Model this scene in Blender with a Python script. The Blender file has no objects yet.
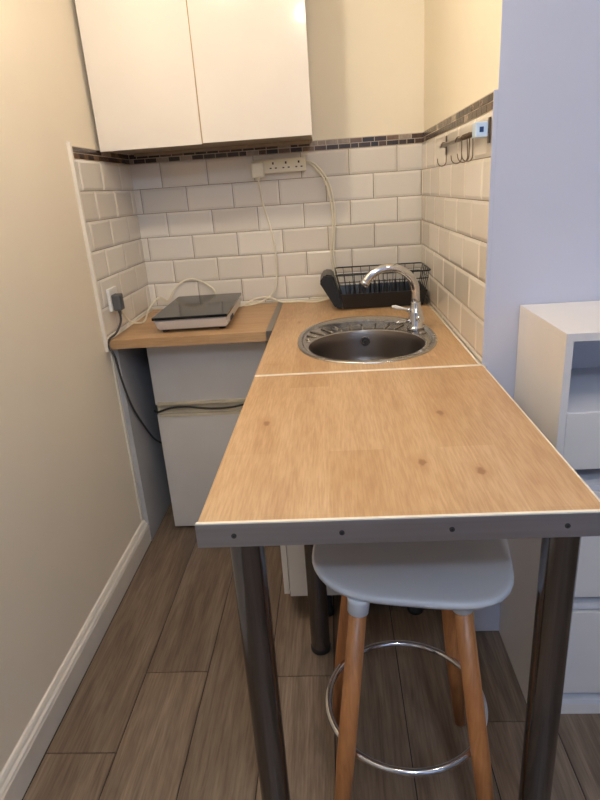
import bpy, bmesh, math, random
from mathutils import Vector, Matrix
random.seed(7)
S = bpy.context.scene
COL = S.collection
PI = math.pi
W, YP, YL, YF, XT, XR = 1.2560, -1.1265, -.590, -1.878, .6241, 1.251
ZC = .90          # worktop height
Z1 = 1.5258       # underside of the mosaic border

# ------------------------------------------------------------------ helpers
def obj(name, bm, mat=None, parent=None, smooth=False, sharp=None):
    me = bpy.data.meshes.new(name)
    bmesh.ops.recalc_face_normals(bm, faces=bm.faces[:])
    if smooth:
        for f in bm.faces: f.smooth = True
    bm.to_mesh(me); bm.free()
    o = bpy.data.objects.new(name, me)
    mats = mat if isinstance(mat, (list, tuple)) else [mat]
    for m in mats:
        if m: me.materials.append(m)
    COL.objects.link(o)
    if parent: o.parent = parent
    if smooth and sharp:
        me.set_sharp_from_angle(angle=math.radians(sharp))
    return o

def tag(o, label=None, cat=None, group=None, kind=None):
    if label: o['label'] = label
    if cat: o['category'] = cat
    if group: o['group'] = group
    if kind: o['kind'] = kind
    return o

def thing(name, label, cat, loc=(0, 0, 0), rz=0, group=None):
    o = bpy.data.objects.new(name, None); COL.objects.link(o)
    o.empty_display_size = .05
    o.location = loc; o.rotation_euler = (0, 0, rz)
    return tag(o, label, cat, group)

def new(): return bmesh.new()

def box(bm, x0, x1, y0, y1, z0, z1, bev=0, mi=0, seg=2):
    vs = [bm.verts.new((x, y, z)) for x in (x0, x1) for y in (y0, y1) for z in (z0, z1)]
    idx = [(0, 1, 3, 2), (4, 6, 7, 5), (0, 4, 5, 1), (2, 3, 7, 6), (0, 2, 6, 4), (1, 5, 7, 3)]
    fs = [bm.faces.new([vs[i] for i in q]) for q in idx]
    for f in fs: f.material_index = mi
    if bev:
        es = list({e for f in fs for e in f.edges})
        r = bmesh.ops.bevel(bm, geom=es, offset=bev, segments=seg, affect='EDGES', profile=.7)
        for f in r['faces']: f.material_index = mi
    return vs

def tube(bm, pts, r, n=10, closed=False, mi=0, caps=True, radii=None):
    pts = [Vector(p) for p in pts]; N = len(pts)
    T = []
    for i in range(N):
        a = pts[(i - 1) % N] if (closed or i > 0) else pts[i]
        b = pts[(i + 1) % N] if (closed or i < N - 1) else pts[i]
        T.append((b - a).normalized())
    up = Vector((0, 0, 1)) if abs(T[0].z) < .9 else Vector((1, 0, 0))
    nrm = (up - T[0] * up.dot(T[0])).normalized()
    rings = []
    for i in range(N):
        nrm = (nrm - T[i] * nrm.dot(T[i])).normalized()
        bi = T[i].cross(nrm)
        rr = radii[i] if radii else r
        rings.append([bm.verts.new(pts[i] + (nrm * math.cos(2 * PI * k / n) + bi * math.sin(2 * PI * k / n)) * rr) for k in range(n)])
    for i in range(N if closed else N - 1):
        A, B = rings[i], rings[(i + 1) % N]
        off = 0
        if closed and i == N - 1:
            off = min(range(n), key=lambda o: (A[0].co - B[o].co).length)
        for k in range(n):
            f = bm.faces.new([A[k], A[(k + 1) % n], B[(k + 1 + off) % n], B[(k + off) % n]]); f.material_index = mi; f.smooth = True
    if caps and not closed:
        for R_ in (rings[0][::-1], rings[-1]):
            f = bm.faces.new(R_); f.material_index = mi
    return rings

def spline(P, n=10):
    P = [Vector(p) for p in P]; out = []
    for i in range(len(P) - 1):
        p0 = P[max(i - 1, 0)]; p1 = P[i]; p2 = P[i + 1]; p3 = P[min(i + 2, len(P) - 1)]
        for k in range(n):
            t = k / n
            out.append(.5 * ((2 * p1) + (p2 - p0) * t + (2 * p0 - 5 * p1 + 4 * p2 - p3) * t * t + (3 * p1 - p0 - 3 * p2 + p3) * t ** 3))
    out.append(P[-1]); return out

def lathe(bm, prof, n=32, c=(0, 0, 0), mi=0):
    """prof = [(r, z)...] about a vertical axis at c"""
    rings = []
    for r, z in prof:
        if r < 1e-6: rings.append([bm.verts.new((c[0], c[1], c[2] + z))])
        else: rings.append([bm.verts.new((c[0] + r * math.cos(2 * PI * k / n), c[1] + r * math.sin(2 * PI * k / n), c[2] + z)) for k in range(n)])
    for A, B in zip(rings, rings[1:]):
        for k in range(n):
            if len(A) == 1 and len(B) == 1: continue
            if len(A) == 1: f = bm.faces.new([A[0], B[(k + 1) % n], B[k]])
            elif len(B) == 1: f = bm.faces.new([A[k], A[(k + 1) % n], B[0]])
            else: f = bm.faces.new([A[k], A[(k + 1) % n], B[(k + 1) % n], B[k]])
            f.material_index = mi; f.smooth = True

def axis_cyl(bm, c, d, r, h, n=20, mi=0):
    d = Vector(d).normalized(); c = Vector(c)
    tube(bm, [c, c + d * h], r, n, mi=mi)

# ------------------------------------------------------------------ materials
def srgb(r, g, b):
    f = lambda c: (c / 255 / 12.92) if c / 255 <= .04045 else ((c / 255 + .055) / 1.055) ** 2.4
    return (f(r), f(g), f(b), 1)

class NT:
    def __init__(s, name):
        s.m = bpy.data.materials.new(name); s.m.use_nodes = True
        s.t = s.m.node_tree; s.t.nodes.clear()
        s.out = s.t.nodes.new('ShaderNodeOutputMaterial'); s.b = s.t.nodes.new('ShaderNodeBsdfPrincipled')
        s.t.links.new(s.b.outputs[0], s.out.inputs[0])
    def n(s, typ, **k):
        o = s.t.nodes.new('ShaderNode' + typ)
        for a, v in k.items(): setattr(o, a, v)
        return o
    def l(s, a, b): s.t.links.new(a, b)
    def coord(s, scale=(1, 1, 1), src='Object'):
        c = s.n('TexCoord'); m = s.n('Mapping'); m.inputs['Scale'].default_value = scale
        s.l(c.outputs[src], m.inputs['Vector']); return m.outputs[0]
    def noise(s, vec, scale=5, detail=4, rough=.5, dist=0):
        o = s.n('TexNoise'); o.inputs['Scale'].default_value = scale; o.inputs['Detail'].default_value = detail
        o.inputs['Roughness'].default_value = rough; o.inputs['Distortion'].default_value = dist
        s.l(vec, o.inputs['Vector']); return o.outputs[0]
    def ramp(s, fac, stops):
        o = s.n('ValToRGB'); e = o.color_ramp.elements
        while len(e) < len(stops): e.new(.5)
        for el, (p, c) in zip(e, stops): el.position = p; el.color = c
        s.l(fac, o.inputs[0]); return o.outputs[0]
    def mix(s, a, b, fac, mode='MIX'):
        o = s.n('Mix', data_type='RGBA', blend_type=mode)
        for v, i in ((fac, 0), (a, 6), (b, 7)):
            if hasattr(v, 'is_linked'): s.l(v, o.inputs[i])
            else: o.inputs[i].default_value = v
        return o.outputs[2]
    def bump(s, h, strength=.1, dist=.01):
        o = s.n('Bump'); o.inputs['Strength'].default_value = strength; o.inputs['Distance'].default_value = dist
        s.l(h, o.inputs['Height']); s.l(o.outputs[0], s.b.inputs['Normal'])
    def set(s, **k):
        for a, v in k.items():
            i = s.b.inputs[a.replace('_', ' ')]
            if hasattr(v, 'is_linked'): s.l(v, i)
            else: i.default_value = v
        return s.m

def plain(name, col, rough=.5, metal=0, var=.06, scale=6, bump=0, coat=0, spec=.5):
    t = NT(name); v = t.coord()
    n = t.noise(v, scale, 4)
    dark = tuple(c * (1 - var) for c in col[:3]) + (1,)
    lite = tuple(min(1, c * (1 + var)) for c in col[:3]) + (1,)
    c = t.ramp(n, [(.3, dark), (.7, lite)])
    if bump: t.bump(t.noise(v, 180, 3), bump, .001)
    t.set(Base_Color=c, Roughness=rough, Metallic=metal, Coat_Weight=coat)
    t.b.inputs['Specular IOR Level'].default_value = spec
    return t.m

def plaster(name, col, low=None):
    t = NT(name); v = t.coord()
    n = t.noise(v, 2.2, 5)
    c = t.ramp(n, [(.3, tuple(x * .95 for x in col[:3]) + (1,)), (.7, col)])
    t.bump(t.noise(v, 60, 4, .6), .12, .002)
    return t.set(Base_Color=c, Roughness=.75)

M = {}
M['wall'] = plaster('wall paint', srgb(238, 226, 206))
M['wall_cream'] = plaster('cream wall paint', srgb(250, 240, 218))
M['wall_cool_lit'] = plaster('wall paint cool light tint', srgb(200, 204, 222))  # wall paint with the bluish light on the front face tinted in
M['wall_dim'] = plaster('low bounce wall', srgb(150, 154, 166))  # unseen room walls, colour darkened to cut bounced light
M['ceiling'] = plaster('ceiling paint', srgb(240, 238, 232))
M['skirting'] = plain('skirting gloss', srgb(228, 220, 208), .35, var=.04, scale=9)
M['panelgrey'] = plain('grey board', srgb(176, 176, 178), .6, var=.08, scale=4)
M['white'] = plain('white laminate', srgb(236, 233, 228), .3, var=.02)
M['cream_gloss'] = plain('gloss cabinet door', srgb(226, 218, 208), .16, var=.015, coat=.3)
M['golden_edge'] = plain('door edge', srgb(168, 142, 98), .5, var=.15, scale=30)
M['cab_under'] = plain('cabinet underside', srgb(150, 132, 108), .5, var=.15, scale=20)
M['fridge'] = plain('fridge enamel', srgb(206, 201, 196), .32, var=.03, bump=.15)
M['fridge_yellow'] = plain('aged plastic', srgb(198, 186, 160), .45, var=.12, scale=14)
M['dark'] = plain('dark rubber', srgb(26, 25, 25), .6)
M['black_plastic'] = plain('black plastic', srgb(22, 22, 23), .35)
M['black_wire'] = plain('black coated wire', srgb(20, 20, 22), .35)
M['white_cable'] = plain('cream cable', srgb(236, 228, 206), .45)
M['dark_cable'] = plain('grey cable', srgb(60, 58, 58), .5)
M['grey_plug'] = plain('grey plug plastic', srgb(88, 88, 90), .5)
M['cream_plastic'] = plain('cream plastic', srgb(232, 224, 200), .35)
M['white_plastic'] = plain('white plastic', srgb(232, 230, 226), .3)
M['sealant'] = plain('white sealant', srgb(236, 228, 212), .5, var=.08, scale=30)
M['grout'] = plain('grout', srgb(128, 106, 84), .9, var=.1, scale=20)
M['mosaic_grout'] = plain('mosaic grout', srgb(196, 182, 160), .9, var=.1, scale=20)
M['chrome'] = plain('chrome', srgb(205, 205, 208), .12, 1, var=.05)
M['bronze'] = plain('brushed hook metal', srgb(120, 106, 92), .3, 1, var=.1)
M['stoolwhite'] = plain('stool shell plastic', srgb(206, 208, 212), .38, var=.02)
M['blue'] = plain('dark blue plastic', srgb(28, 60, 110), .3)
M['bluewhite'] = plain('pale blue plastic', srgb(205, 225, 245), .25)
M['unit'] = plain('storage unit foil', srgb(228, 224, 222), .4, var=.02)
M['unit_in'] = plain('storage unit interior', srgb(226, 227, 234), .5, var=.03)

def steel(name, base, rough, sc):
    t = NT(name); v = t.coord(sc)
    n = t.noise(v, 3, 2, .5)
    c = t.ramp(n, [(.3, tuple(x * .88 for x in base[:3]) + (1,)), (.7, base)])
    r = t.n('MapRange'); t.l(n, r.inputs[0]); r.inputs[3].default_value = rough * .7; r.inputs[4].default_value = rough * 1.4
    return t.set(Base_Color=c, Metallic=1.0, Roughness=r.outputs[0])
M['steel'] = steel('brushed steel', srgb(186, 182, 176), .24, (6, 6, 6))
M['pipe'] = steel('worn chrome pipe', srgb(124, 123, 126), .15, (10, 10, 1.2))
M['bowl_steel'] = steel('satin bowl steel', srgb(128, 120, 114), .34, (5, 5, 5))
M['alu'] = steel('aluminium profile', srgb(192, 190, 194), .4, (1, 40, 40))
M['trim_metal'] = steel('metal joint strip', srgb(150, 146, 142), .35, (40, 1, 1))

def oak(name, along='y', tone=1.0):
    t = NT(name)
    s1 = (10, 1.5, 10) if along == 'y' else (1.5, 10, 10)
    v = t.coord(s1); v2 = t.coord((110, 7, 110) if along == 'y' else (7, 110, 110)); v3 = t.coord()
    n1 = t.noise(v, 1.6, 5, .55, .4)
    n2 = t.noise(v2, 2.2, 3, .6)
    base = t.ramp(n1, [(.25, srgb(184 * tone, 148 * tone, 110 * tone)), (.5, srgb(202 * tone, 168 * tone, 128 * tone)), (.75, srgb(211 * tone, 180 * tone, 142 * tone))])
    fine = t.ramp(n2, [(.35, srgb(222, 210, 196)), (.62, srgb(255, 255, 255))])
    c = t.mix(base, fine, .6, 'MULTIPLY')
    # staves with slightly different tones
    br = t.n('TexBrick'); br.offset = .37
    mp = t.n('Mapping'); tc = t.n('TexCoord'); t.l(tc.outputs['Object'], mp.inputs[0])
    if along == 'y': mp.inputs['Rotation'].default_value = (0, 0, PI / 2)
    t.l(mp.outputs[0], br.inputs['Vector'])
    br.inputs['Scale'].default_value = 1; br.inputs['Brick Width'].default_value = .62; br.inputs['Row Height'].default_value = .104
    br.inputs['Mortar Size'].default_value = 0
    br.inputs['Color1'].default_value = srgb(255, 255, 255); br.inputs['Color2'].default_value = srgb(232, 222, 208)
    c = t.mix(c, br.outputs['Color'], .8, 'MULTIPLY')
    # knots
    vo = t.n('TexVoronoi'); vo.inputs['Scale'].default_value = 1; vo.inputs['Randomness'].default_value = 1
    t.l(t.coord((12, 5.5, 12) if along == 'y' else (5.5, 12, 12)), vo.inputs['Vector'])
    nk = t.noise(v3, 55, 3)
    add = t.n('Math', operation='MULTIPLY_ADD'); t.l(nk, add.inputs[0]); add.inputs[1].default_value = .16; t.l(vo.outputs['Distance'], add.inputs[2])
    k = t.ramp(add.outputs[0], [(.135, (1, 1, 1, 1)), (.185, (0, 0, 0, 1))])
    c = t.mix(c, srgb(128, 88, 56), k)
    halo = t.ramp(add.outputs[0], [(.15, (.45, .45, .45, 1)), (.36, (0, 0, 0, 1))])
    c = t.mix(c, srgb(170, 126, 84), halo)
    t.bump(n2, .05, .001)
    return t.set(Base_Color=c, Roughness=.42)
M['oak_y'] = oak('oak worktop lengthwise', 'y')
M['oak_x'] = oak('oak worktop crosswise', 'x', .97)

def floor_mat():
    t = NT('laminate floor')
    at = t.n('Attribute'); at.attribute_name = 'tone'
    tc = t.n('TexCoord')
    cmb = t.n('CombineXYZ'); t.l(at.outputs['Fac'], cmb.inputs[1]); t.l(at.outputs['Fac'], cmb.inputs[2])
    sc = t.n('VectorMath', operation='SCALE'); t.l(cmb.outputs[0], sc.inputs[0]); sc.inputs['Scale'].default_value = 13.7
    ad = t.n('VectorMath', operation='ADD'); t.l(tc.outputs['Object'], ad.inputs[0]); t.l(sc.outputs[0], ad.inputs[1])
    mp = t.n('Mapping'); mp.inputs['Scale'].default_value = (11, 1.1, 1); t.l(ad.outputs[0], mp.inputs[0])
    n1 = t.noise(mp.outputs[0], 1.8, 6, .6, 1.2)
    mp2 = t.n('Mapping'); mp2.inputs['Scale'].default_value = (90, 4, 1); t.l(ad.outputs[0], mp2.inputs[0])
    n2 = t.noise(mp2.outputs[0], 2, 3, .6)
    c = t.ramp(n1, [(.3, srgb(110, 94, 80)), (.52, srgb(138, 121, 105)), (.72, srgb(156, 140, 124))])
    c = t.mix(c, t.ramp(n2, [(.35, srgb(200, 190, 180)), (.6, srgb(255, 255, 255))]), .7, 'MULTIPLY')
    tn = t.ramp(at.outputs['Fac'], [(0, srgb(212, 208, 204)), (1, srgb(255, 252, 248))])
    c = t.mix(c, tn, 1.0, 'MULTIPLY')
    t.bump(n2, .08, .001)
    return t.set(Base_Color=c, Roughness=.42)
M['floor'] = floor_mat()

def tile_mat():
    t = NT('white glazed metro tile')
    at = t.n('Attribute'); at.attribute_name = 'tone'
    c = t.ramp(at.outputs['Fac'], [(0, srgb(222, 214, 202)), (1, srgb(236, 230, 220))])
    t.bump(t.noise(t.coord(), 9, 2), .05, .01)
    return t.set(Base_Color=c, Roughness=.14)
M['tile'] = tile_mat()
def mosaic_mat():
    t = NT('brown mosaic')
    at = t.n('Attribute'); at.attribute_name = 'tone'
    c = t.ramp(at.outputs['Fac'], [(0, srgb(52, 42, 40)), (.35, srgb(82, 62, 50)), (.6, srgb(112, 86, 66)), (.85, srgb(136, 112, 92)), (1, srgb(188, 174, 158))])
    n = t.noise(t.coord(), 90, 4)
    c = t.mix(c, t.ramp(n, [(.3, srgb(170, 165, 160)), (.7, srgb(255, 255, 255))]), .6, 'MULTIPLY')
    return t.set(Base_Color=c, Roughness=.25)
M['mosaic'] = mosaic_mat()
def glass_black():
    t = NT('black hob glass')
    c = t.ramp(t.noise(t.coord(), 14, 4, .6), [(.4, srgb(14, 13, 13)), (.75, srgb(34, 32, 31))])
    t.b.inputs['Specular IOR Level'].default_value = .3
    return t.set(Base_Color=c, Roughness=.12)
M['hobglass'] = glass_black()
def legwood():
    t = NT('beech stool leg')
    n = t.noise(t.coord((40, 40, 3)), 2, 4, .6, .5)
    c = t.ramp(n, [(.3, srgb(158, 100, 56)), (.7, srgb(190, 128, 76))])
    return t.set(Base_Color=c, Roughness=.4)
M['legwood'] = legwood()

def tone_attr(o, vals):
    a = o.data.attributes.new('tone', 'FLOAT', 'FACE')
    a.data.foreach_set('value', vals)

# ------------------------------------------------------------------ room shell
RX, RY, RZ = 3.6, -4.7, 2.5
def struct(name, bm, m, parent=None, **k):
    o = obj(name, bm, m, parent, **k)
    if not parent: o['kind'] = 'structure'
    return o

bm = new(); vals = []
pw = .195; x = .218 - 2 * pw
joint = {0: [-.35, -1.55, -2.75, -3.95], 1: [-.08, -1.277, -2.477, -3.677], 2: [-.62, -1.82, -3.0, -4.2], 3: [-.1, -1.30, -2.5, -3.7]}
k = -2
box(bm, -.1, RX + .1, RY - .1, .1, -.05, -.003, mi=1); vals += [0] * 6
i = -1
x = .218 - pw
while x - pw < RX:
    x0, x1 = max(x, -.05), min(x + pw, RX + .05)
    i += 1
    js = joint.get(i, [-((i * 37 % 100) / 100 * 1.2) - 1.2 * q for q in range(4)])
    ys = [.05] + [j for j in js if RY < j < 0] + [RY - .05]
    for a, b in zip(ys, ys[1:]):
        n0 = len(bm.faces)
        g = .0016
        v = [(x0 + g, b + g), (x1 - g, b + g), (x1 - g, a - g), (x0 + g, a - g)]
        top = [bm.verts.new((p[0], p[1], 0)) for p in v]
        bot = [bm.verts.new((p[0], p[1], -.004)) for p in v]
        bm.faces.new(top)
        for q in range(4): bm.faces.new([top[q], bot[q], bot[(q + 1) % 4], top[(q + 1) % 4]])
        tv = random.random()
        vals += [tv] * 5
    x += pw
fl = struct('floor', bm, [M['floor'], M['dark']])
tone_attr(fl, vals)

bm = new(); box(bm, -.12, 0, RY, .0, 0, RZ); wl = struct('wall_left', bm, M['wall'])
bm = new(); box(bm, -.12, RX + .12, 0, .12, 0, RZ); wb = struct('wall_back', bm, M['wall_cream'])
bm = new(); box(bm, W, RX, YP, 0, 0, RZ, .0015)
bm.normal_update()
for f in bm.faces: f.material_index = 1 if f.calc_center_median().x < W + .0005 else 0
wr = struct('wall_right', bm, [M['wall_cool_lit'], M['wall_cream']])  # front face carries the cool light in its colour
bm = new(); box(bm, RX, RX + .12, RY, 0, 0, RZ); struct('wall_far_right', bm, M['wall_dim'])
bm = new(); box(bm, -.12, RX + .12, RY - .12, RY, 0, RZ); struct('wall_near', bm, M['wall_dim'])
bm = new(); box(bm, -.12, RX + .12, RY - .12, .12, RZ, RZ + .1); struct('ceiling', bm, M['ceiling'])

# skirting board along the left wall: stepped ogee profile swept in Y
def skirt(x0, y0, y1):
    bm = new()
    prof = [(0, 0), (.021, 0), (.021, .076), (.0185, .081), (.0185, .086), (.0125, .092), (.0105, .099), (.006, .106), (0, .108)]
    A = [bm.verts.new((x0 + a, y0, b)) for a, b in prof]; B = [bm.verts.new((x0 + a, y1, b)) for a, b in prof]
    n = len(prof)
    for q in range(n): bm.faces.new([A[q], A[(q + 1) % n], B[(q + 1) % n], B[q]])
    bm.faces.new(A); bm.faces.new(B[::-1])
    return bm
struct('baseboard_left', skirt(0.0, RY, -.552), M['skirting'])
# board lining the recess below the worktop
bm = new(); box(bm, 0, .024, -.552, 0, 0, .858, .001); struct('trim_1', bm, M['panelgrey'])

# ---- tiled splashbacks (a bevelled brick pattern in one mesh per wall)
def metro(name, origin, du, length, x0, wall_parent, nrm, phase=0, zlo=ZC + .001):
    """tiles laid along du from origin; nrm = out of the wall"""
    o = Vector(origin); du = Vector(du); nrm = Vector(nrm); up = Vector((0, 0, 1))
    bm = new(); vals = []
    P = .102; L = .202; g = .0012; bv = .009; h0 = .0055; h1 = .0083
    for r in range(7):
        zt = Z1 - P * r - .001; zb = zt - P + .002
        if zt <= zlo + .004: break
        zb = max(zb, zlo)
        off = x0 + (0 if (r + phase) % 2 == 0 else L / 2)
        u = off - L * 3
        while u < length:
            a, b = max(u + g, 0.0), min(u + L - g, length)
            u += L
            if b - a < .006: continue
            bva = min(bv, (b - a) / 3); bz = min(bv, (zt - zb) / 3)
            def pt(uu, zz, hh): return bm.verts.new(o + du * uu + up * (zz - o.z) + nrm * hh)
            cutL = a > u - L + g + 1e-6; cutR = b < u - g - 1e-6; cutB = zb > zt - P + .0021
            ia = a + (0 if cutL else bva); ib = b - (0 if cutR else bva)
            jz = zb + (0 if cutB else bz)
            O0 = [pt(a, zb, 0), pt(b, zb, 0), pt(b, zt, 0), pt(a, zt, 0)]
            O1 = [pt(a, zb, h1 if False else h0), pt(b, zb, h0), pt(b, zt, h0), pt(a, zt, h0)]
            I = [pt(ia, jz, h1), pt(ib, jz, h1), pt(ib, zt - bz, h1), pt(ia, zt - bz, h1)]
            t = random.random()
            for q in range(4):
                bm.faces.new([O0[q], O0[(q + 1) % 4], O1[(q + 1) % 4], O1[q]]); vals.append(t)
                bm.faces.new([O1[q], O1[(q + 1) % 4], I[(q + 1) % 4], I[q]]); vals.append(t)
            bm.faces.new(I); vals.append(t)
    ob = obj(name, bm, M['tile'], wall_parent); tone_attr(ob, vals)
    bm = new()
    c = [o + du * 0, o + du * length]
    for z0, z1, ht, gn in ((zlo, Z1, .0035, 'grout'), (Z1, Z1 + .041, .0056, 'mosaic_grout')):
        bm = new(); vs = []
        for hh in (0.0, ht):
            for p_ in c:
                for z in (z0, z1):
                    vs.append(bm.verts.new(Vector((p_.x, p_.y, z)) + nrm * hh))
        for q in [(0, 1, 3, 2), (4, 6, 7, 5), (0, 4, 5, 1), (2, 3, 7, 6), (0, 2, 6, 4), (1, 5, 7, 3)]: bm.faces.new([vs[i] for i in q])
        obj('grout', bm, M[gn], wall_parent)
    # mosaic strip
    bm = new(); vals = []
    for r in range(2):
        z0 = Z1 + .0022 + r * .0193; z1 = z0 + .0168
        u = -random.random() * .03
        while u < length:
            w = random.choice((.048, .048, .048, .03))
            a, b = max(u, 0), min(u + w, length)
            u += w + .0028
            if b - a < .003: continue
            vs = []
            for hh in (0.0, .0066):
                for uu in (a, b):
                    for z in (z0, z1):
                        vs.append(bm.verts.new(o + du * uu + Vector((0, 0, z - o.z)) + nrm * hh))
            for q in [(0, 1, 3, 2), (4, 6, 7, 5), (0, 4, 5, 1), (2, 3, 7, 6), (0, 2, 6, 4), (1, 5, 7, 3)]: bm.faces.new([vs[i] for i in q])
            vals += [random.choice((0, .05, .1, .2, .3, .45, .55, .7, .95))] * 6
    ob = obj('mosaic_border', bm, M['mosaic'], wall_parent); tone_attr(ob, vals)

metro('metro_tiles', (0, 0, 1), (1, 0, 0), W, .1354 - .202, wb, (0, -1, 0), 0)
metro('metro_tiles', (0, 0, 1), (0, -1, 0), -(-.60), .055, wl, (1, 0, 0), 1)
metro('metro_tiles', (W, 0, 1), (0, -1, 0), -YP, .13, wr, (-1, 0, 0), 0)
# white edge strips closing the tiles; the last takes the cool light tint
bm = new(); box(bm, 0, .013, -.612, -.60, .86, Z1 + .052, .002); obj('edge_strip', bm, M['skirting'], wl)
bm = new(); box(bm, 0, .006, -.572, -.552, .11, .86, .001); obj('edge_strip', bm, M['skirting'], wl)
bm = new(); box(bm, W - .0095, W, YP - .0005, YP + .0025, ZC, Z1 + .041); obj('edge_strip', bm, M['wall_cool_lit'], wr)

# ------------------------------------------------------------------ worktops
# left worktop
t = thing('worktop', 'short oak-effect worktop over the fridge, carrying the portable hob', 'worktop', (0.3, -.3, ZC - .04))
def rel(o, t):
    """child given in world coordinates"""
    o.matrix_parent_inverse = Matrix.Translation(t.location).inverted(); return o
bm = new(); box(bm, .011, XT - .024, YL, -.011, ZC - .036, ZC, .0025)
rel(obj('board', bm, M['oak_x'], t), t)
bm = new(); box(bm, XT - .0238, XT - .0005, YL + .002, -.012, ZC - .034, ZC + .0022, .001)
rel(obj('metal_joint_strip', bm, M['trim_metal'], t), t)
bm = new()
for a in (((.014, -.014), (XT - .03, -.014)), ((.014, -.014), (.014, YL + .004))):
    tube(bm, [(p[0], p[1], ZC + .001) for p in a], .004, 6)
rel(obj('sealant_bead', bm, M['sealant'], t), t)

# sink worktop with an oval cut-out
SX, SY, SA, SB = .955, -.745, .229, .312
t = thing('worktop', 'oak-effect worktop along the tiled right wall holding the oval sink', 'worktop', (.93, -.56, ZC - .04))
def holed_slab(x0, x1, y0, y1, z0, z1, cx, cy, a, b, n=96):
    bm = new(); E, R_ = [], []
    angs = sorted([2 * PI * k / n for k in range(n)] + [math.atan2(y - cy, x - cx) % (2 * PI) for x in (x0, x1) for y in (y0, y1)])
    for an in angs:
        c, s = math.cos(an), math.sin(an)
        r = 1 / math.sqrt((c / a) ** 2 + (s / b) ** 2)
        E.append((cx + r * c, cy + r * s))
        ts = []
        if c > 1e-9: ts.append((x1 - cx) / c)
        if c < -1e-9: ts.append((x0 - cx) / c)
        if s > 1e-9: ts.append((y1 - cy) / s)
        if s < -1e-9: ts.append((y0 - cy) / s)
        q = min(ts); R_.append((cx + q * c, cy + q * s))
    V = {}
    for nm, L in (('E', E), ('R', R_)):
        for z in (z0, z1): V[nm, z] = [bm.verts.new((p[0], p[1], z)) for p in L]
    N = len(angs)
    for k in range(N):
        j = (k + 1) % N
        bm.faces.new([V['E', z1][k], V['R', z1][k], V['R', z1][j], V['E', z1][j]])
        bm.faces.new([V['E', z0][k], V['E', z0][j], V['R', z0][j], V['R', z0][k]])
        bm.faces.new([V['R', z0][k], V['R', z0][j], V['R', z1][j], V['R', z1][k]])
        bm.faces.new([V['E', z0][k], V['E', z1][k], V['E', z1][j], V['E', z0][j]])
    return bm
rel(obj('board', holed_slab(XT, W - .011, YP + .008, -.011, ZC - .036, ZC, SX, SY, SA - .012, SB - .012), M['oak_y'], t), t)
bm = new()
tube(bm, [(XT + .01, -.0145, ZC + .001), (W - .014, -.0145, ZC + .001)], .004, 6)
tube(bm, [(W - .0145, -.0145, ZC + .001), (W - .0145, YP + .006, ZC + .001)], .0032, 6)
rel(obj('sealant_bead', bm, M['sealant'], t), t)

# ---- breakfast bar table
t = thing('bar_table', 'oak-effect breakfast bar table on chrome pipe legs butted against the sink worktop', 'table', (.9375, -1.5, 0))
bm = new(); box(bm, XT, XR - .004, YF + .004, YP - .001, ZC - .036, ZC, .001)
rel(obj('tabletop', bm, M['oak_y'], t), t)
bm = new()
box(bm, XR - .0042, XR - .0015, YF + .004, YP - .002, ZC - .036, ZC + .0012)           # white edging right
box(bm, XT, W - .006, YP - .001, YP + .008, ZC - .02, ZC + .0022, .001)        # joint with sink worktop
rel(obj('edging', bm, M['sealant'], t), t)
bm = new()
box(bm, XT - .003, XR + .002, YF - .002, YF + .0005, ZC - .042, ZC - .001, .0006)
box(bm, XT - .003, XR + .002, YF, YF + .024, ZC - .042, ZC - .0365, .0006)
pr = rel(obj('front_profile', bm, M['alu'], t), t)
bm = new(); box(bm, XT - .002, XR + .001, YF - .0015, YF + .0045, ZC - .001, ZC + .0014, .0005)
rel(obj('edging', bm, M['sealant'], t), t)
for sx in (.681, .850, 1.018, 1.190):
    bm = new(); axis_cyl(bm, (sx, YF - .0005, ZC - .0215), (0, -1, 0), .0042, .0032, 14, 0)
    axis_cyl(bm, (sx, YF - .0032, ZC - .0215), (0, -1, 0), .0016, .0008, 6, 1)
    s_ = obj('screw', bm, [M['dark_cable'], M['dark']], pr)
for lx, ly in ((.684, -1.80), (1.2165, -1.80), (.762, -1.19)):
    bm = new()
    lathe(bm, [(0, .022), (.030, .022), (.030, .855), (0, .855)], 40, (lx, ly, 0))
    lg = rel(obj('leg', bm, M['pipe'], t), t)
    lg.data.set_sharp_from_angle(angle=.7)
    bm = new(); lathe(bm, [(0, .000), (.029, .000), (.0315, .004), (.0315, .018), (.029, .0215), (0, .0215)], 32, (lx, ly, 0))
    obj('rubber_foot', bm, M['dark'], lg)
    bm = new(); lathe(bm, [(0, .8645), (.046, .8645), (.046, .859), (.034, .852), (.031, .846), (0, .846)], 32, (lx, ly, -.001))
    obj('mounting_plate', bm, M['pipe'], lg)

# ------------------------------------------------------------------ sink
t = thing('sink', 'oval stainless steel inset sink with a round bowl in the oak worktop', 'sink', (SX, SY, ZC))
BX, BY, BR = .951, -.846, .186
def ringpts(cx, cy, a, b, z, n=96, pw=2.0):
    out = []
    for k in range(n):
        an = 2 * PI * k / n; c, s = math.cos(an), math.sin(an)
        r = 1 / ((abs(c) / a) ** pw + (abs(s) / b) ** pw) ** (1 / pw)
        out.append(Vector((cx + r * c, cy + r * s, z)))
    return out
bm = new(); N = 96
levels = [ringpts(SX, SY, SA, SB, ZC + .0005, N, 2.25), ringpts(SX, SY, SA - .001, SB - .001, ZC + .0035, N, 2.25), ringpts(SX, SY, SA - .006, SB - .006, ZC + .0055, N, 2.25),
          ringpts(SX, SY, SA - .014, SB - .014, ZC + .0045, N, 2.2), ringpts(SX, SY, SA - .018, SB - .018, ZC + .001, N, 2.2)]
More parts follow.
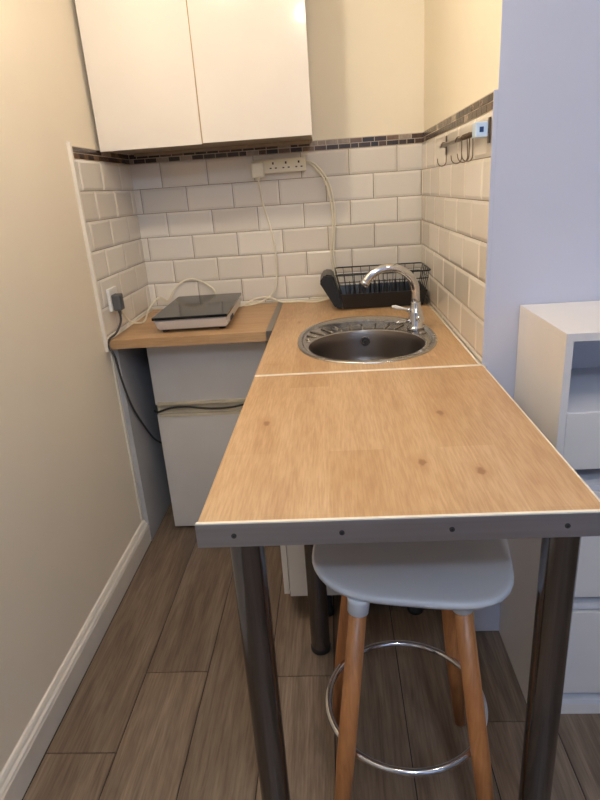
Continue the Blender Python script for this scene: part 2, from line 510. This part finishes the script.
# inner plate to the bowl lip
for f_ in (.3, .6, .85):
    A = ringpts(SX, SY, SA - .018, SB - .018, ZC + .001, N, 2.2); B = ringpts(BX, BY, BR + .012, BR + .012, ZC + .000, N)
    levels.append([a.lerp(b, f_) for a, b in zip(A, B)])
levels += [ringpts(BX, BY, BR + .012, BR + .010, ZC + .0015, N), ringpts(BX, BY, BR + .005, BR + .004, ZC + .004, N), ringpts(BX, BY, BR - .001, BR - .001, ZC + .002, N)]
rel(None, t) if False else None
rings = [[bm.verts.new(p) for p in L] for L in levels]
for A, B in zip(rings, rings[1:]):
    for k in range(N): f = bm.faces.new([A[k], A[(k + 1) % N], B[(k + 1) % N], B[k]]); f.smooth = True
rim = rel(obj('rim', bm, M['steel'], t), t)
bm = new()
prof = [(-.001, .002), (-.004, -.006), (-.008, -.03), (-.013, -.08), (-.022, -.118), (-.045, -.14), (-.08, -.15), (-.13, -.153), (-.150, -.154)]
rings = [[bm.verts.new(p) for p in ringpts(BX, BY, BR + d, BR + d, ZC + z, N)] for d, z in prof]
for A, B in zip(rings, rings[1:]):
    for k in range(N): f = bm.faces.new([A[k], A[(k + 1) % N], B[(k + 1) % N], B[k]]); f.smooth = True
bm.faces.new(rings[-1][::-1])
bowl = rel(obj('bowl', bm, M['bowl_steel'], t), t)
# short raised ribs around the back half of the bowl
bm = new()
for k in range(15):
    an = math.radians(18 + k * 10.3)
    c, s = math.cos(an), math.sin(an)
    r0 = BR + .022
    # distance to the outer oval along this ray
    r1 = r0
    while True:
        x_, y_ = BX + (r1 + .004) * c, BY + (r1 + .004) * s
        if (abs(x_ - SX) / (SA - .026)) ** 2.2 + (abs(y_ - SY) / (SB - .026)) ** 2.2 > 1: break
        r1 += .002
    r1 = min(r1, r0 + .075)
    if r1 - r0 < .012: continue
    if (BX + r0 * c - 1.131) ** 2 + (BY + r0 * s + .685) ** 2 < .045 ** 2: continue
    P_ = [(BX + r0 * c, BY + r0 * s, ZC + .0005), (BX + (r0 + .004) * c, BY + (r0 + .004) * s, ZC + .0022), (BX + r1 * c, BY + r1 * s, ZC + .0025), (BX + (r1 + .003) * c, BY + (r1 + .003) * s, ZC + .0005)]
    bm = new(); tube(bm, P_, .003, 8, radii=[.0015, .0034, .0038, .0015])
    obj('drainer_rib', bm, M['steel'], rim)
# overflow on the far bowl wall and plug hole
oy = BY + BR - .011
bm = new()
axis_cyl(bm, (BX + .006, oy + .004, ZC - .034), (0, -1, .12), .0165, .006, 28, 0)
axis_cyl(bm, (BX + .006, oy - .002, ZC - .0335), (0, -1, .12), .0125, .001, 24, 1)
axis_cyl(bm, (BX + .006, oy - .003, ZC - .0335), (0, -1, .12), .005, .0015, 16, 0)
rel(obj('overflow', bm, [M['chrome'], M['dark']], t), t)
bm = new()
lathe(bm, [(0, .0), (.032, .0), (.036, .003), (.04, .0005), (.04, -.003), (0, -.003)], 32, (BX, BY - .02, ZC - .1535), 0)
lathe(bm, [(0, .0012), (.02, .0012), (.02, .0), (0, 0)], 24, (BX, BY - .02, ZC - .153), 1)
rel(obj('waste_outlet', bm, [M['chrome'], M['dark']], t), t)

# ------------------------------------------------------------------ tap
TX, TY = 1.131, -.672
t = thing('tap', 'chrome swan-neck mixer tap with two levers at the back of the sink', 'tap', (TX, TY, ZC))
bm = new()
lathe(bm, [(0, .002), (.029, .002), (.029, .008), (.0255, .012), (.0245, .014), (.0245, .058), (.023, .064), (.018, .072), (.0162, .095), (0, .095)], 32)
obj('body', bm, M['chrome'], t, sharp=35, smooth=True)
d = Vector((-.94, -.14, 0)).normalized()
P_ = [(0, 0, .09), (0, 0, .12)]
R0 = .093; cz = .128
P_ = [Vector((0, 0, .09)), Vector((0, 0, .11))]
for k in range(0, 15):
    an = PI * k / 17
    P_.append(Vector((0, 0, cz)) + d * (R0 - R0 * math.cos(an)) + Vector((0, 0, R0 * .95 * math.sin(an))))
P_ += [P_[-1] + (P_[-1] - P_[-2]).normalized() * .006]
bm = new(); tube(bm, P_, .0142, 20)
obj('spout', bm, M['chrome'], t)
e = (P_[-1] - P_[-2]).normalized()
bm = new(); tube(bm, [P_[-1] - e * .012, P_[-1] + e * .006], .0158, 20)
obj('aerator', bm, M['chrome'], t)
for i, (dv, z0, L, m) in enumerate((((-.86, -.25, .28), .062, .062, 'white_plastic'), ((-.9, -.42, .0), .032, .05, 'chrome'))):
    dv = Vector(dv).normalized()
    p0 = Vector((0, 0, z0)) + dv * .016
    bm = new(); tube(bm, [p0, p0 + dv * .015], .008, 14)
    lv = obj('lever', bm, M['chrome'], t)
    bm = new(); tube(bm, [p0 + dv * .012, p0 + dv * .03, p0 + dv * L, p0 + dv * (L + .012)], .005, 14, radii=[.0035, .0045, .0068, .003])
    obj('handle', bm, M[m], lv, smooth=True)
bm = new(); axis_cyl(bm, (.006, -.012, .04), (.35, -.9, .1), .0125, .022, 24)
axis_cyl(bm, (.0135, -.032, .042), (.35, -.9, .1), .009, .004, 20)
obj('cartridge_cap', bm, M['chrome'], t)

# ------------------------------------------------------------------ dish rack
t = thing('dish_rack', 'black wire dish rack with drip tray and cutlery pocket in the corner', 'dish rack', (1.056, -.165, ZC)); t.scale = (1.04, 1, 1.06)
hx, hy = .165, .118
def tray(bm, ax, ay, bx, by, z0, z1, th=.004):
    ro = [(-ax, -ay), (ax, -ay), (ax, ay), (-ax, ay)]; rt = [(-bx, -by), (bx, -by), (bx, by), (-bx, by)]
    o0 = [bm.verts.new((x, y, z0)) for x, y in ro]; o1 = [bm.verts.new((x, y, z1)) for x, y in rt]
    i1 = [bm.verts.new((x * (1 - th / bx), y * (1 - th / by), z1)) for x, y in rt]; i0 = [bm.verts.new((x * (1 - th / ax), y * (1 - th / ay), z0 + th)) for x, y in ro]
    for q in range(4):
        j = (q + 1) % 4
        bm.faces.new([o0[q], o0[j], o1[j], o1[q]]); bm.faces.new([o1[q], o1[j], i1[j], i1[q]]); bm.faces.new([i1[q], i1[j], i0[j], i0[q]])
    bm.faces.new(o0[::-1]); bm.faces.new(i0)
bm = new(); tray(bm, hx - .01, hy - .01, hx + .005, hy + .003, .003, .062)
obj('drip_tray', bm, M['black_plastic'], t)
bm = new()
zt = .135; rx, ry = .182, .124
def rect(ax, ay, z): return [(-ax, -ay, z), (ax, -ay, z), (ax, ay, z), (-ax, ay, z)]
def rrect(ax, ay, z, r=.02):
    out = []
    for (sx, sy, a0) in ((1, 1, 0), (-1, 1, 90), (-1, -1, 180), (1, -1, 270)):
        for k in range(5):
            an = math.radians(a0 + 22.5 * k)
            out.append((sx * (ax - r) + r * math.cos(an), sy * (ay - r) + r * math.sin(an), z))
    return out
tube(bm, rrect(rx, ry, zt), .0028, 8, closed=True)
tube(bm, rrect(rx - .006, ry - .004, zt - .028), .0018, 6, closed=True)
tube(bm, rrect(hx - .008, hy - .012, .012), .0024, 6, closed=True)
obj('rim_wire', bm, M['black_wire'], t)
bm = new()
for k in range(9):
    x_ = -.15 + .3 * k / 8
    for s in (-1, 1): tube(bm, [(x_ * .92, s * (hy - .012), .012), (x_, s * (ry - .001), zt)], .0015, 6)
    tube(bm, [(x_ * .92, -(hy - .012), .012), (x_ * .92, (hy - .012), .012)], .0015, 6)
for k in range(5):
    y_ = -.085 + .17 * k / 4
    for s in (-1, 1): tube(bm, [(s * (hx - .008), y_, .012), (s * (rx - .001), y_ * 1.05, zt)], .0015, 6)
obj('side_wires', bm, M['black_wire'], t)
bm = new()
for k in range(13):
    x_ = -.125 + .25 * k / 12
    for y_ in (-.035, .045):
        P_ = [(x_, y_, .012), (x_, y_ + .006, .075), (x_, y_ + .012, .085), (x_, y_ + .022, .075), (x_, y_ + .03, .012)]
        bm = new(); tube(bm, spline(P_, 4), .0014, 6)
        obj('plate_prong', bm, M['black_wire'], t)
# slanting cutlery pocket hung on the left end
bm = new()
fa = [(-.158, .006), (-.188, .010), (-.248, .112), (-.226, .142), (-.192, .137)]
y0, y1 = -.125, .06
A = [bm.verts.new((a, y0, b)) for a, b in fa]; B = [bm.verts.new((a, y1, b)) for a, b in fa]
n = len(fa)
for q in range(n): bm.faces.new([A[q], A[(q + 1) % n], B[(q + 1) % n], B[q]])
bm.faces.new(A[::-1]); bm.faces.new(B)
bmesh.ops.recalc_face_normals(bm, faces=bm.faces[:])
bmesh.ops.bevel(bm, geom=bm.edges[:], offset=.006, segments=3, affect='EDGES')
obj('cutlery_pocket', bm, M['black_plastic'], t)

# ------------------------------------------------------------------ portable hob
t = thing('portable_hob', 'white portable hob with a black glass top on the short worktop', 'hob', (.308, -.315, ZC), math.radians(1.5))
hw, hd = .142, .232
bm = new(); tray_ = []
vs = box(bm, -hw + .003, hw - .003, -hd + .004, hd - .004, .010, .055)
for v in vs:
    if v.co.z < .02: v.co.y += .030 if v.co.y < 0 else -.01; v.co.x *= .965
bmesh.ops.bevel(bm, geom=bm.edges[:], offset=.006, segments=3, affect='EDGES')
body = obj('body', bm, M['white_plastic'], t)
bm = new(); box(bm, -hw, hw, -hd, hd, .0545, .065, .0025); obj('glass_top', bm, M['hobglass'], t)
bm = new(); 
for sx in (-1, 1):
    for sy in (-1, 1):
        bm = new(); lathe(bm, [(0, 0), (.013, 0), (.013, .011), (0, .011)], 20, (sx * .11, sy * .17, .0005)); obj('foot', bm, M['dark'], t)
bm = new()
for k in range(6): box(bm, .134, .1395, -.12 + .012 * k, -.114 + .012 * k, .018, .032)
obj('vent_slots', bm, M['grey_plug'], t)

# ------------------------------------------------------------------ fridge
FX0, FX1, FY = .105, .585, -.465
t = thing('fridge', 'old white under-counter fridge freezer with two doors beneath the short worktop', 'fridge', (.345, -.24, 0))
bm = new(); box(bm, FX0 + .004, FX1 - .004, FY + .05, -.03, .03, .835, .004); rel(obj('cabinet_body', bm, M['fridge'], t), t)
bm = new(); box(bm, FX0, FX1, FY, FY + .046, .588, .838, .006, seg=3); d1 = rel(obj('freezer_door', bm, M['fridge'], t), t)
bm = new(); box(bm, FX0, FX1, FY, FY + .046, .013, .548, .006, seg=3); d2 = rel(obj('fridge_door', bm, M['fridge'], t), t)
bm = new(); box(bm, FX0 + .003, FX1 - .003, FY + .012, FY + .045, .5485, .5875, .002); rel(obj('door_gap_strip', bm, M['fridge_yellow'], t), t)
for z0, z1, p_ in ((.5875, .602, d1), (.536, .5485, d2)):
    bm = new(); box(bm, FX0 + .012, FX1 - .02, FY - .0035, FY + .006, z0, z1, .002); obj('grip_strip', bm, M['fridge_yellow'], p_)
for sx in (FX0 + .04, FX1 - .04):
    for sy in (FY + .08, -.08):
        bm = new(); lathe(bm, [(0, 0), (.018, 0), (.018, .031), (0, .031)], 16, (sx, sy, 0)); rel(obj('foot', bm, M['dark'], t), t)

# ------------------------------------------------------------------ sink base cabinet
t = thing('base_cabinet', 'white base cabinet under the sink worktop behind the bar table', 'cabinet', (.94, -.6, 0))
CX0, CX1, CY = .642, 1.236, -1.045
ZB, ZT = .10, .72
bm = new()
box(bm, CX0, CX0 + .018, CY, -.04, ZB, .86); box(bm, CX1 - .018, CX1, CY, -.04, ZB, .86)
box(bm, CX0 + .018, CX1 - .018, CY + .02, -.04, ZB, ZB + .018); box(bm, CX0 + .018, CX1 - .018, -.058, -.04, ZB + .018, .86)
rel(obj('carcass', bm, M['white'], t), t)
bm = new(); box(bm, CX0 + .022, CX1 - .004, CY - .016, CY + .001, ZB + .002, .855, .0015); dr = rel(obj('door', bm, M['white'], t), t)
bm = new(); tube(bm, [(CX1 - .06, CY - .015, .62), (CX1 - .06, CY - .04, .62), (CX1 - .06, CY - .04, .76), (CX1 - .06, CY - .015, .76)], .005, 10)
obj('handle', bm, M['chrome'], dr)
for sx in (.78, 1.083):
    for sy in (-1.02, -.15):
        bm = new(); lathe(bm, [(0, 0), (.026, 0), (.027, .012), (.019, .02), (.019, ZB + .001), (0, ZB + .001)], 24, (sx, sy, 0)); rel(obj('foot', bm, M['dark'], t), t)

# ------------------------------------------------------------------ wall cabinet
UX0, UM, UX1, UY, UZ = .0149, .3999, .8029, -.354, 1.5585
UT = 2.28
t = thing('wall_cabinet', 'glossy off-white two-door wall cabinet above the tiled splashback', 'cabinet', (.41, -.17, UZ))
bm = new(); box(bm, UX0 + .002, UX1 - .006, UY + .022, -.009, UZ + .008, UT, .001, 0)
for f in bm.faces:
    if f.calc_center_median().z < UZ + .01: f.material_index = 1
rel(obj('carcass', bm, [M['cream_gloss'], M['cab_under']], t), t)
bm = new(); box(bm, UX0, UM - .0022, UY, UY + .019, UZ, UT, .0012); dl = rel(obj('door', bm, M['cream_gloss'], t), t)
bm = new(); box(bm, UM + .0022, UX1, UY, UY + .019, UZ + .003, UT, .0012); dr_ = rel(obj('door', bm, M['cream_gloss'], t), t)
bm = new(); box(bm, UM - .0021, UM + .0021, UY + .0015, UY + .018, UZ + .003, UT); obj('edge_strip', bm, M['golden_edge'], dr_)
bm = new(); box(bm, UX0 - .003, UX0 - .0002, UY + .004, UY + .018, UZ + .001, UT); obj('edge_strip', bm, M['dark_cable'], dl)  # dark sliver standing in for the shadow gap against the wall
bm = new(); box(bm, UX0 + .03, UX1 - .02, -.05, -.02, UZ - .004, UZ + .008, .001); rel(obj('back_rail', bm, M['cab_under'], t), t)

# ------------------------------------------------------------------ storage unit on the right
QX0, QX1, QY0, QY1, QZ = 1.336, 2.12, -1.446, YP - .003, 1.0607
t = thing('storage_unit', 'white storage unit with an open top cubby and drawers against the right wall', 'storage unit', (1.73, -1.28, 0))
bm = new()
box(bm, QX0, QX1, QY0, QY1, QZ - .018, QZ, .001)
box(bm, QX0, QX0 + .016, QY0, QY1, 0, QZ - .018, .0006); box(bm, QX1 - .016, QX1, QY0, QY1, 0, QZ - .018, .0006)
rel(obj('carcass', bm, M['unit'], t), t)
bm = new(); box(bm, QX0 + .016, QX1 - .016, QY1 - .006, QY1, .0, QZ - .018); rel(obj('back_panel', bm, M['unit_in'], t), t)
for z in (.882, .70, .365, .05):
    bm = new(); box(bm, QX0 + .016, QX1 - .016, QY0 + .004, QY1 - .006, z - .016, z); rel(obj('shelf', bm, M['unit_in'], t), t)
for z0, z1 in ((.742, .880), (.387, .682), (.077, .340)):
    bm = new(); box(bm, QX0 + .017, QX1 - .017, QY0 + .001, QY0 + .017, z0, z1, .0012)
    box(bm, QX0 + .03, QX1 - .03, QY0 + .017, QY1 - .03, z0 + .012, z0 + .018)
    rel(obj('drawer', bm, M['unit'], t), t)
bm = new(); box(bm, QX0 + .016, QX1 - .016, QY0 + .004, QY0 + .018, 0, .034); rel(obj('plinth', bm, M['unit'], t), t)

# ------------------------------------------------------------------ bar stool
CXs, CYs = .974, -1.63
t = thing('bar_stool', 'pale grey plastic bar stool with beech legs tucked under the bar table', 'stool', (CXs, CYs, 0))
bm = new(); N = 64
def seatring(f, z_off, base=.660, grow=0):
    out = []
    for k in range(N):
        an = 2 * PI * k / N; c, s = math.cos(an), math.sin(an)
        a, b, p_ = (.200 + grow), (.165 + grow), (4.6 if c > 0 else 3.0)
        r = f / ((abs(c) / a) ** p_ + (abs(s) / b) ** p_) ** (1 / p_)
        x_, y_ = r * c, r * s
        u, v = x_ / .200, y_ / .165
        y_ += .028
        x_ += .010
        z = base + .010 * u ** 4 + z_off
        if v > .35: z += .055 * ((v - .35) / .65) ** 2          # low raised back
        if v < -.6: z -= .006 * ((-v - .6) / .4) ** 2            # waterfall front
        out.append((x_, y_, z))
    return out
Rz = Matrix.Rotation(math.radians(-9), 3, 'Z')
top = [seatring(f, -.012 * (1 - f * f)) for f in (.12, .3, .5, .68, .82, .92, .975)] + [seatring(1.0, -.003), seatring(1.005, -.009), seatring(.99, -.016), seatring(.93, -.018), seatring(.7, -.022), seatring(.3, -.026)]
rings = [[bm.verts.new(Rz @ Vector(p_)) for p_ in L] for L in top]
for A, B in zip(rings, rings[1:]):
    for k in range(N): f = bm.faces.new([A[k], A[(k + 1) % N], B[(k + 1) % N], B[k]]); f.smooth = True
bm.faces.new(rings[0]); bm.faces.new(rings[-1][::-1])
obj('seat', bm, M['stoolwhite'], t, smooth=True)
bm = new(); box(bm, -.1, .1, -.1, .1, .618, .640, .01); obj('under_frame', bm, M['stoolwhite'], t)
for sx in (-1, 1):
    for sy in (-1, 1):
        a = Vector((sx * .100, sy * .100, .612)); b = Vector((sx * .167, sy * .165, .0))
        bm = new(); tube(bm, [b, b.lerp(a, .4), a], .02, 24, radii=[.0145, .0195, .0175])
        for v in bm.verts:
            if v.co.z < .006: v.co.z = .0005
        lg = obj('leg', bm, M['legwood'], t)
        d_ = (a - b).normalized()
        bm = new(); tube(bm, [a - d_ * .012, a - d_ * .010, a + d_ * .014, a + d_ * .026], .021, 24, radii=[.0185, .0205, .022, .025]); obj('collar', bm, M['stoolwhite'], lg)
bm = new(); zr = .262
tube(bm, [(.176 * math.cos(2 * PI * k / 64), .176 * math.sin(2 * PI * k / 64), zr) for k in range(64)], .0078, 12, closed=True)
for sx in (-1, 1):
    for sy in (-1, 1):
        tube(bm, [(sx * .122, sy * .122, zr), (sx * .131, sy * .131, zr)], .004, 8)
obj('footrest_ring', bm, M['chrome'], t)

# ------------------------------------------------------------------ sockets, plugs, cables
def socket_holes(bm, x, z, y, mi=1):
    """UK pattern; faces -Y, centred at x, z"""
    box(bm, x - .0035, x + .0035, y - .0006, y, z + .006, z + .015, mi=mi)
    for s in (-1, 1): box(bm, x + s * .011 - .004, x + s * .011 + .004, y - .0006, y, z - .011, z - .006, mi=mi)
t = thing('power_strip', 'white four-way socket strip mounted on the back wall tiles', 'power strip', (.65, -.012, 1.478))
bm = new(); box(bm, -.112, .112, -.034, .001, -.027, .027, .005, seg=3); obj('housing', bm, M['cream_plastic'], t)
for k, x_ in enumerate((-.082, -.024, .03, .084)):
    bm = new(); box(bm, x_ - .022, x_ + .022, -.0352, -.0335, -.023, .023, .0006)
    socket_holes(bm, x_, 0, -.0352); obj('outlet', bm, [M['cream_plastic'], M['dark']], t)

def plug_mb(bm):
    """UK plug body pointing -Y"""
    box(bm, -.026, .026, -.03, 0, -.036, .025, .0135, seg=4)
t = thing('plug', 'cream plug in the left outlet of the socket strip', 'plug', (.562, -.0478, 1.472))
bm = new(); plug_mb(bm); obj('plug_body', bm, M['cream_plastic'], t)
bm = new(); tube(bm, [(0, -.016, -.032), (0, -.018, -.048)], .005, 10, radii=[.007, .0045]); obj('cable_grip', bm, M['cream_plastic'], t)

t = thing('wall_socket', 'white single socket on the left wall tiles above the worktop', 'socket', (.0095, -.485, 1.035))
bm = new(); box(bm, 0, .012, -.042, .042, -.042, .042, .004, seg=3); obj('face_plate', bm, M['white_plastic'], t)
t = thing('plug', 'dark grey plug in the left wall socket', 'plug', (.0215, -.50, 1.03))
bm = new(); box(bm, 0, .034, -.021, .021, -.036, .026, .0125, seg=4); obj('plug_body', bm, M['grey_plug'], t)
bm = new(); tube(bm, [(.016, 0, -.028), (.018, 0, -.052)], .006, 10, radii=[.009, .005]); obj('cable_grip', bm, M['grey_plug'], t)

def cable(name, pts, r, mat, label, n=8):
    bm = new(); tube(bm, spline(pts, n), r, 10)
    o = obj(name, bm, mat); tag(o, label, 'cable'); return o
cable('cable', [(.039, -.50, .98), (.039, -.51, .95), (.030, -.55, .918), (.017, -.588, .905), (.012, -.606, .885), (.030, -.604, .84), (.031, -.585, .75), (.031, -.53, .62), (.031, -.44, .50), (.032, -.34, .39), (.045, -.27, .33)], .0042, M['dark_cable'],
      'dark cable dropping from the grey plug down past the worktop edge to the fridge')
cable('cable', [(.09, -.44, .556), (.115, -.4735, .562), (.17, -.475, .578), (.24, -.475, .580), (.33, -.475, .568), (.42, -.475, .570), (.50, -.475, .585), (.575, -.475, .592), (.605, -.44, .595)], .0042, M['dark'],
      'black cable lying across the gap between the two fridge doors')
cable('cable', [(.562, -.066, 1.422), (.563, -.05, 1.40), (.568, -.03, 1.33), (.592, -.024, 1.23), (.606, -.022, 1.12), (.602, -.022, 1.02), (.585, -.03, .955), (.53, -.045, .915), (.46, -.08, .906), (.40, -.10, .925)], .0036, M['white_cable'],
      'cream cable hanging from the cream plug to the worktop behind the hob')
cable('cable', [(.76, -.02, 1.49), (.80, -.028, 1.475), (.85, -.03, 1.41), (.873, -.026, 1.31), (.872, -.024, 1.2), (.862, -.024, 1.1), (.875, -.022, 1.0), (.90, -.022, .95), (.91, -.019, .905)], .0036, M['white_cable'],
      'cream cable looping from the right end of the socket strip down behind the rack')
cable('cable', [(.765, -.02, 1.485), (.80, -.036, 1.462), (.842, -.04, 1.40), (.862, -.036, 1.30), (.862, -.034, 1.2), (.85, -.034, 1.1), (.862, -.034, 1.0), (.84, -.05, .92), (.78, -.07, .904), (.70, -.045, .904), (.62, -.04, .906), (.56, -.04, .93), (.50, -.06, .93), (.45, -.09, .91), (.43, -.11, .91)], .0036, M['white_cable'],
      'cream cable running along the worktop behind the hob towards the dish rack')
cable('cable', [(.0185, -.46, 1.03), (.026, -.45, .99), (.035, -.40, .93), (.055, -.33, .905), (.05, -.25, .904), (.04, -.15, .93), (.06, -.06, .96), (.09, -.025, .94), (.115, -.025, .965), (.15, -.025, 1.01), (.21, -.022, 1.03), (.26, -.022, 1.015), (.31, -.04, .985), (.33, -.085, .969)], .0036, M['white_cable'],
      'white cable arching from the left wall socket behind the hob')

# ------------------------------------------------------------------ hook rail
RXr = W - .026
t = thing('hook_rail', 'short metal utensil rail on the right wall tiles under the mosaic', 'rail', (W - .01, -.85, 1.482))
ya, yb = -.56, -1.105
bm = new(); tube(bm, [(RXr, ya + .012, 1.482), (RXr, yb + .012, 1.484)], .0065, 14); rel(obj('bar', bm, M['bronze'], t), t)
for y_ in (ya, yb):
    bm = new(); box(bm, W - .0135, W - .0095, y_ - .008, y_ + .008, 1.455, 1.512, .001); box(bm, RXr - .004, W - .012, y_ - .006, y_ + .006, 1.4765, 1.4885, .001)
    rel(obj('bracket', bm, M['bronze'], t), t)
hook_src = None
HL = ['single metal hook at the far end of the rail, apart from the rest', 'metal hook on the rail, farthest of the bunched four', 'metal hook on the rail, second from the far side of the bunch',
      'metal hook on the rail, third from the far side of the bunch', 'metal hook on the rail, nearest the pale blue box']
for i, (y_, tw) in enumerate(((-.60, .3), (-.83, -.5), (-.90, -.7), (-.925, -.45), (-.965, -.6))):
    if hook_src is None:
        P_ = [(.012, 0, -.006)] + [(.0098 * math.cos(a), 0, .0098 * math.sin(a)) for a in [math.radians(q) for q in range(0, 181, 20)]]
        P_ += [(-.0095, 0, -.02), (-.0085, 0, -.05)] + [(.009 - .0175 * math.cos(math.radians(q)), 0, -.055 - .0175 * math.sin(math.radians(q))) for q in range(0, 181, 20)] + [(.0275, 0, -.045)]
        bm = new(); tube(bm, P_, .0017, 8)
        h = obj('hook', bm, M['bronze']); hook_src = h
    else:
        h = hook_src.copy(); COL.objects.link(h)
    h.location = (RXr, y_, 1.482); h.rotation_euler = (tw * .25, 0, PI + tw); h.scale = (.86, .86, .86)
    tag(h, HL[i], 'hook', 'metal hooks on the utensil rail')
t = thing('clip_box', 'small pale blue plastic box with a dark blue square on the rail end', 'box', (RXr - .001, -1.098, 1.484)); t.scale = (.8, .9, .85)
bm = new(); box(bm, -.024, .012, -.022, .022, -.018, .022, .005, seg=3); obj('case', bm, M['bluewhite'], t)
bm = new(); box(bm, -.013, -.001, -.0232, -.0215, -.005, .009, .0004); obj('square_mark', bm, M['blue'], t)

# ------------------------------------------------------------------ lights
def light(name, typ, loc, energy, col, size=.1, rot=None, sy=None):
    d = bpy.data.lights.new(name, typ); d.energy = energy; d.color = col
    if typ == 'AREA':
        d.size = size
        if sy: d.shape = 'RECTANGLE'; d.size_y = sy
    else: d.shadow_soft_size = size
    o = bpy.data.objects.new(name, d); COL.objects.link(o); o.location = loc
    if rot: o.rotation_euler = rot
    return o
light('warm_ceiling_lamp', 'POINT', (.40, -1.33, 2.40), 24, (1, .86, .67), .055)
light('ceiling_lamp', 'POINT', (1.78, -2.35, 2.38), 8, (1, .90, .80), .07)
light('ceiling_lamp_over_bar', 'POINT', (.74, -2.32, 2.42), 5, (1, .84, .62), .05)
light('room_ceiling_lamp', 'POINT', (1.15, -3.5, 2.38), 44, (.62, .76, 1.0), .08)
light('window_daylight', 'AREA', (2.5, RY + .08, 1.45), 6, (.42, .60, 1.0), 1.5, (PI / 2, 0, 0), 1.3)
w = bpy.data.worlds.new('world'); S.world = w; w.use_nodes = True
w.node_tree.nodes['Background'].inputs[0].default_value = (.5, .6, .8, 1); w.node_tree.nodes['Background'].inputs[1].default_value = .15

# ------------------------------------------------------------------ camera
P = dict(cx=.8542, cy=-2.6522, cz=1.3817, pitch=-.3492, yaw=.0707, roll=-.0704, f=578.79)
cp, sp = math.cos(P['pitch']), math.sin(P['pitch']); cy, sy = math.cos(P['yaw']), math.sin(P['yaw'])
F = Vector((-sy * cp, cy * cp, sp)); r = Vector((cy, sy, 0)); u = r.cross(F)
c, s = math.cos(P['roll']), math.sin(P['roll'])
r2 = r * c + u * s; u2 = -r * s + u * c
cam = bpy.data.cameras.new('camera'); co = bpy.data.objects.new('camera', cam); COL.objects.link(co)
mw = Matrix((r2, u2, -F)).transposed().to_4x4(); mw.translation = Vector((P['cx'], P['cy'], P['cz']))
co.matrix_world = mw
cam.sensor_fit = 'VERTICAL'; cam.sensor_height = 24; cam.lens = P['f'] / 800 * 24; cam.clip_start = .02
S.camera = co
S.view_settings.view_transform = 'Standard'
S.view_settings.look = 'None'
S.view_settings.exposure = 0
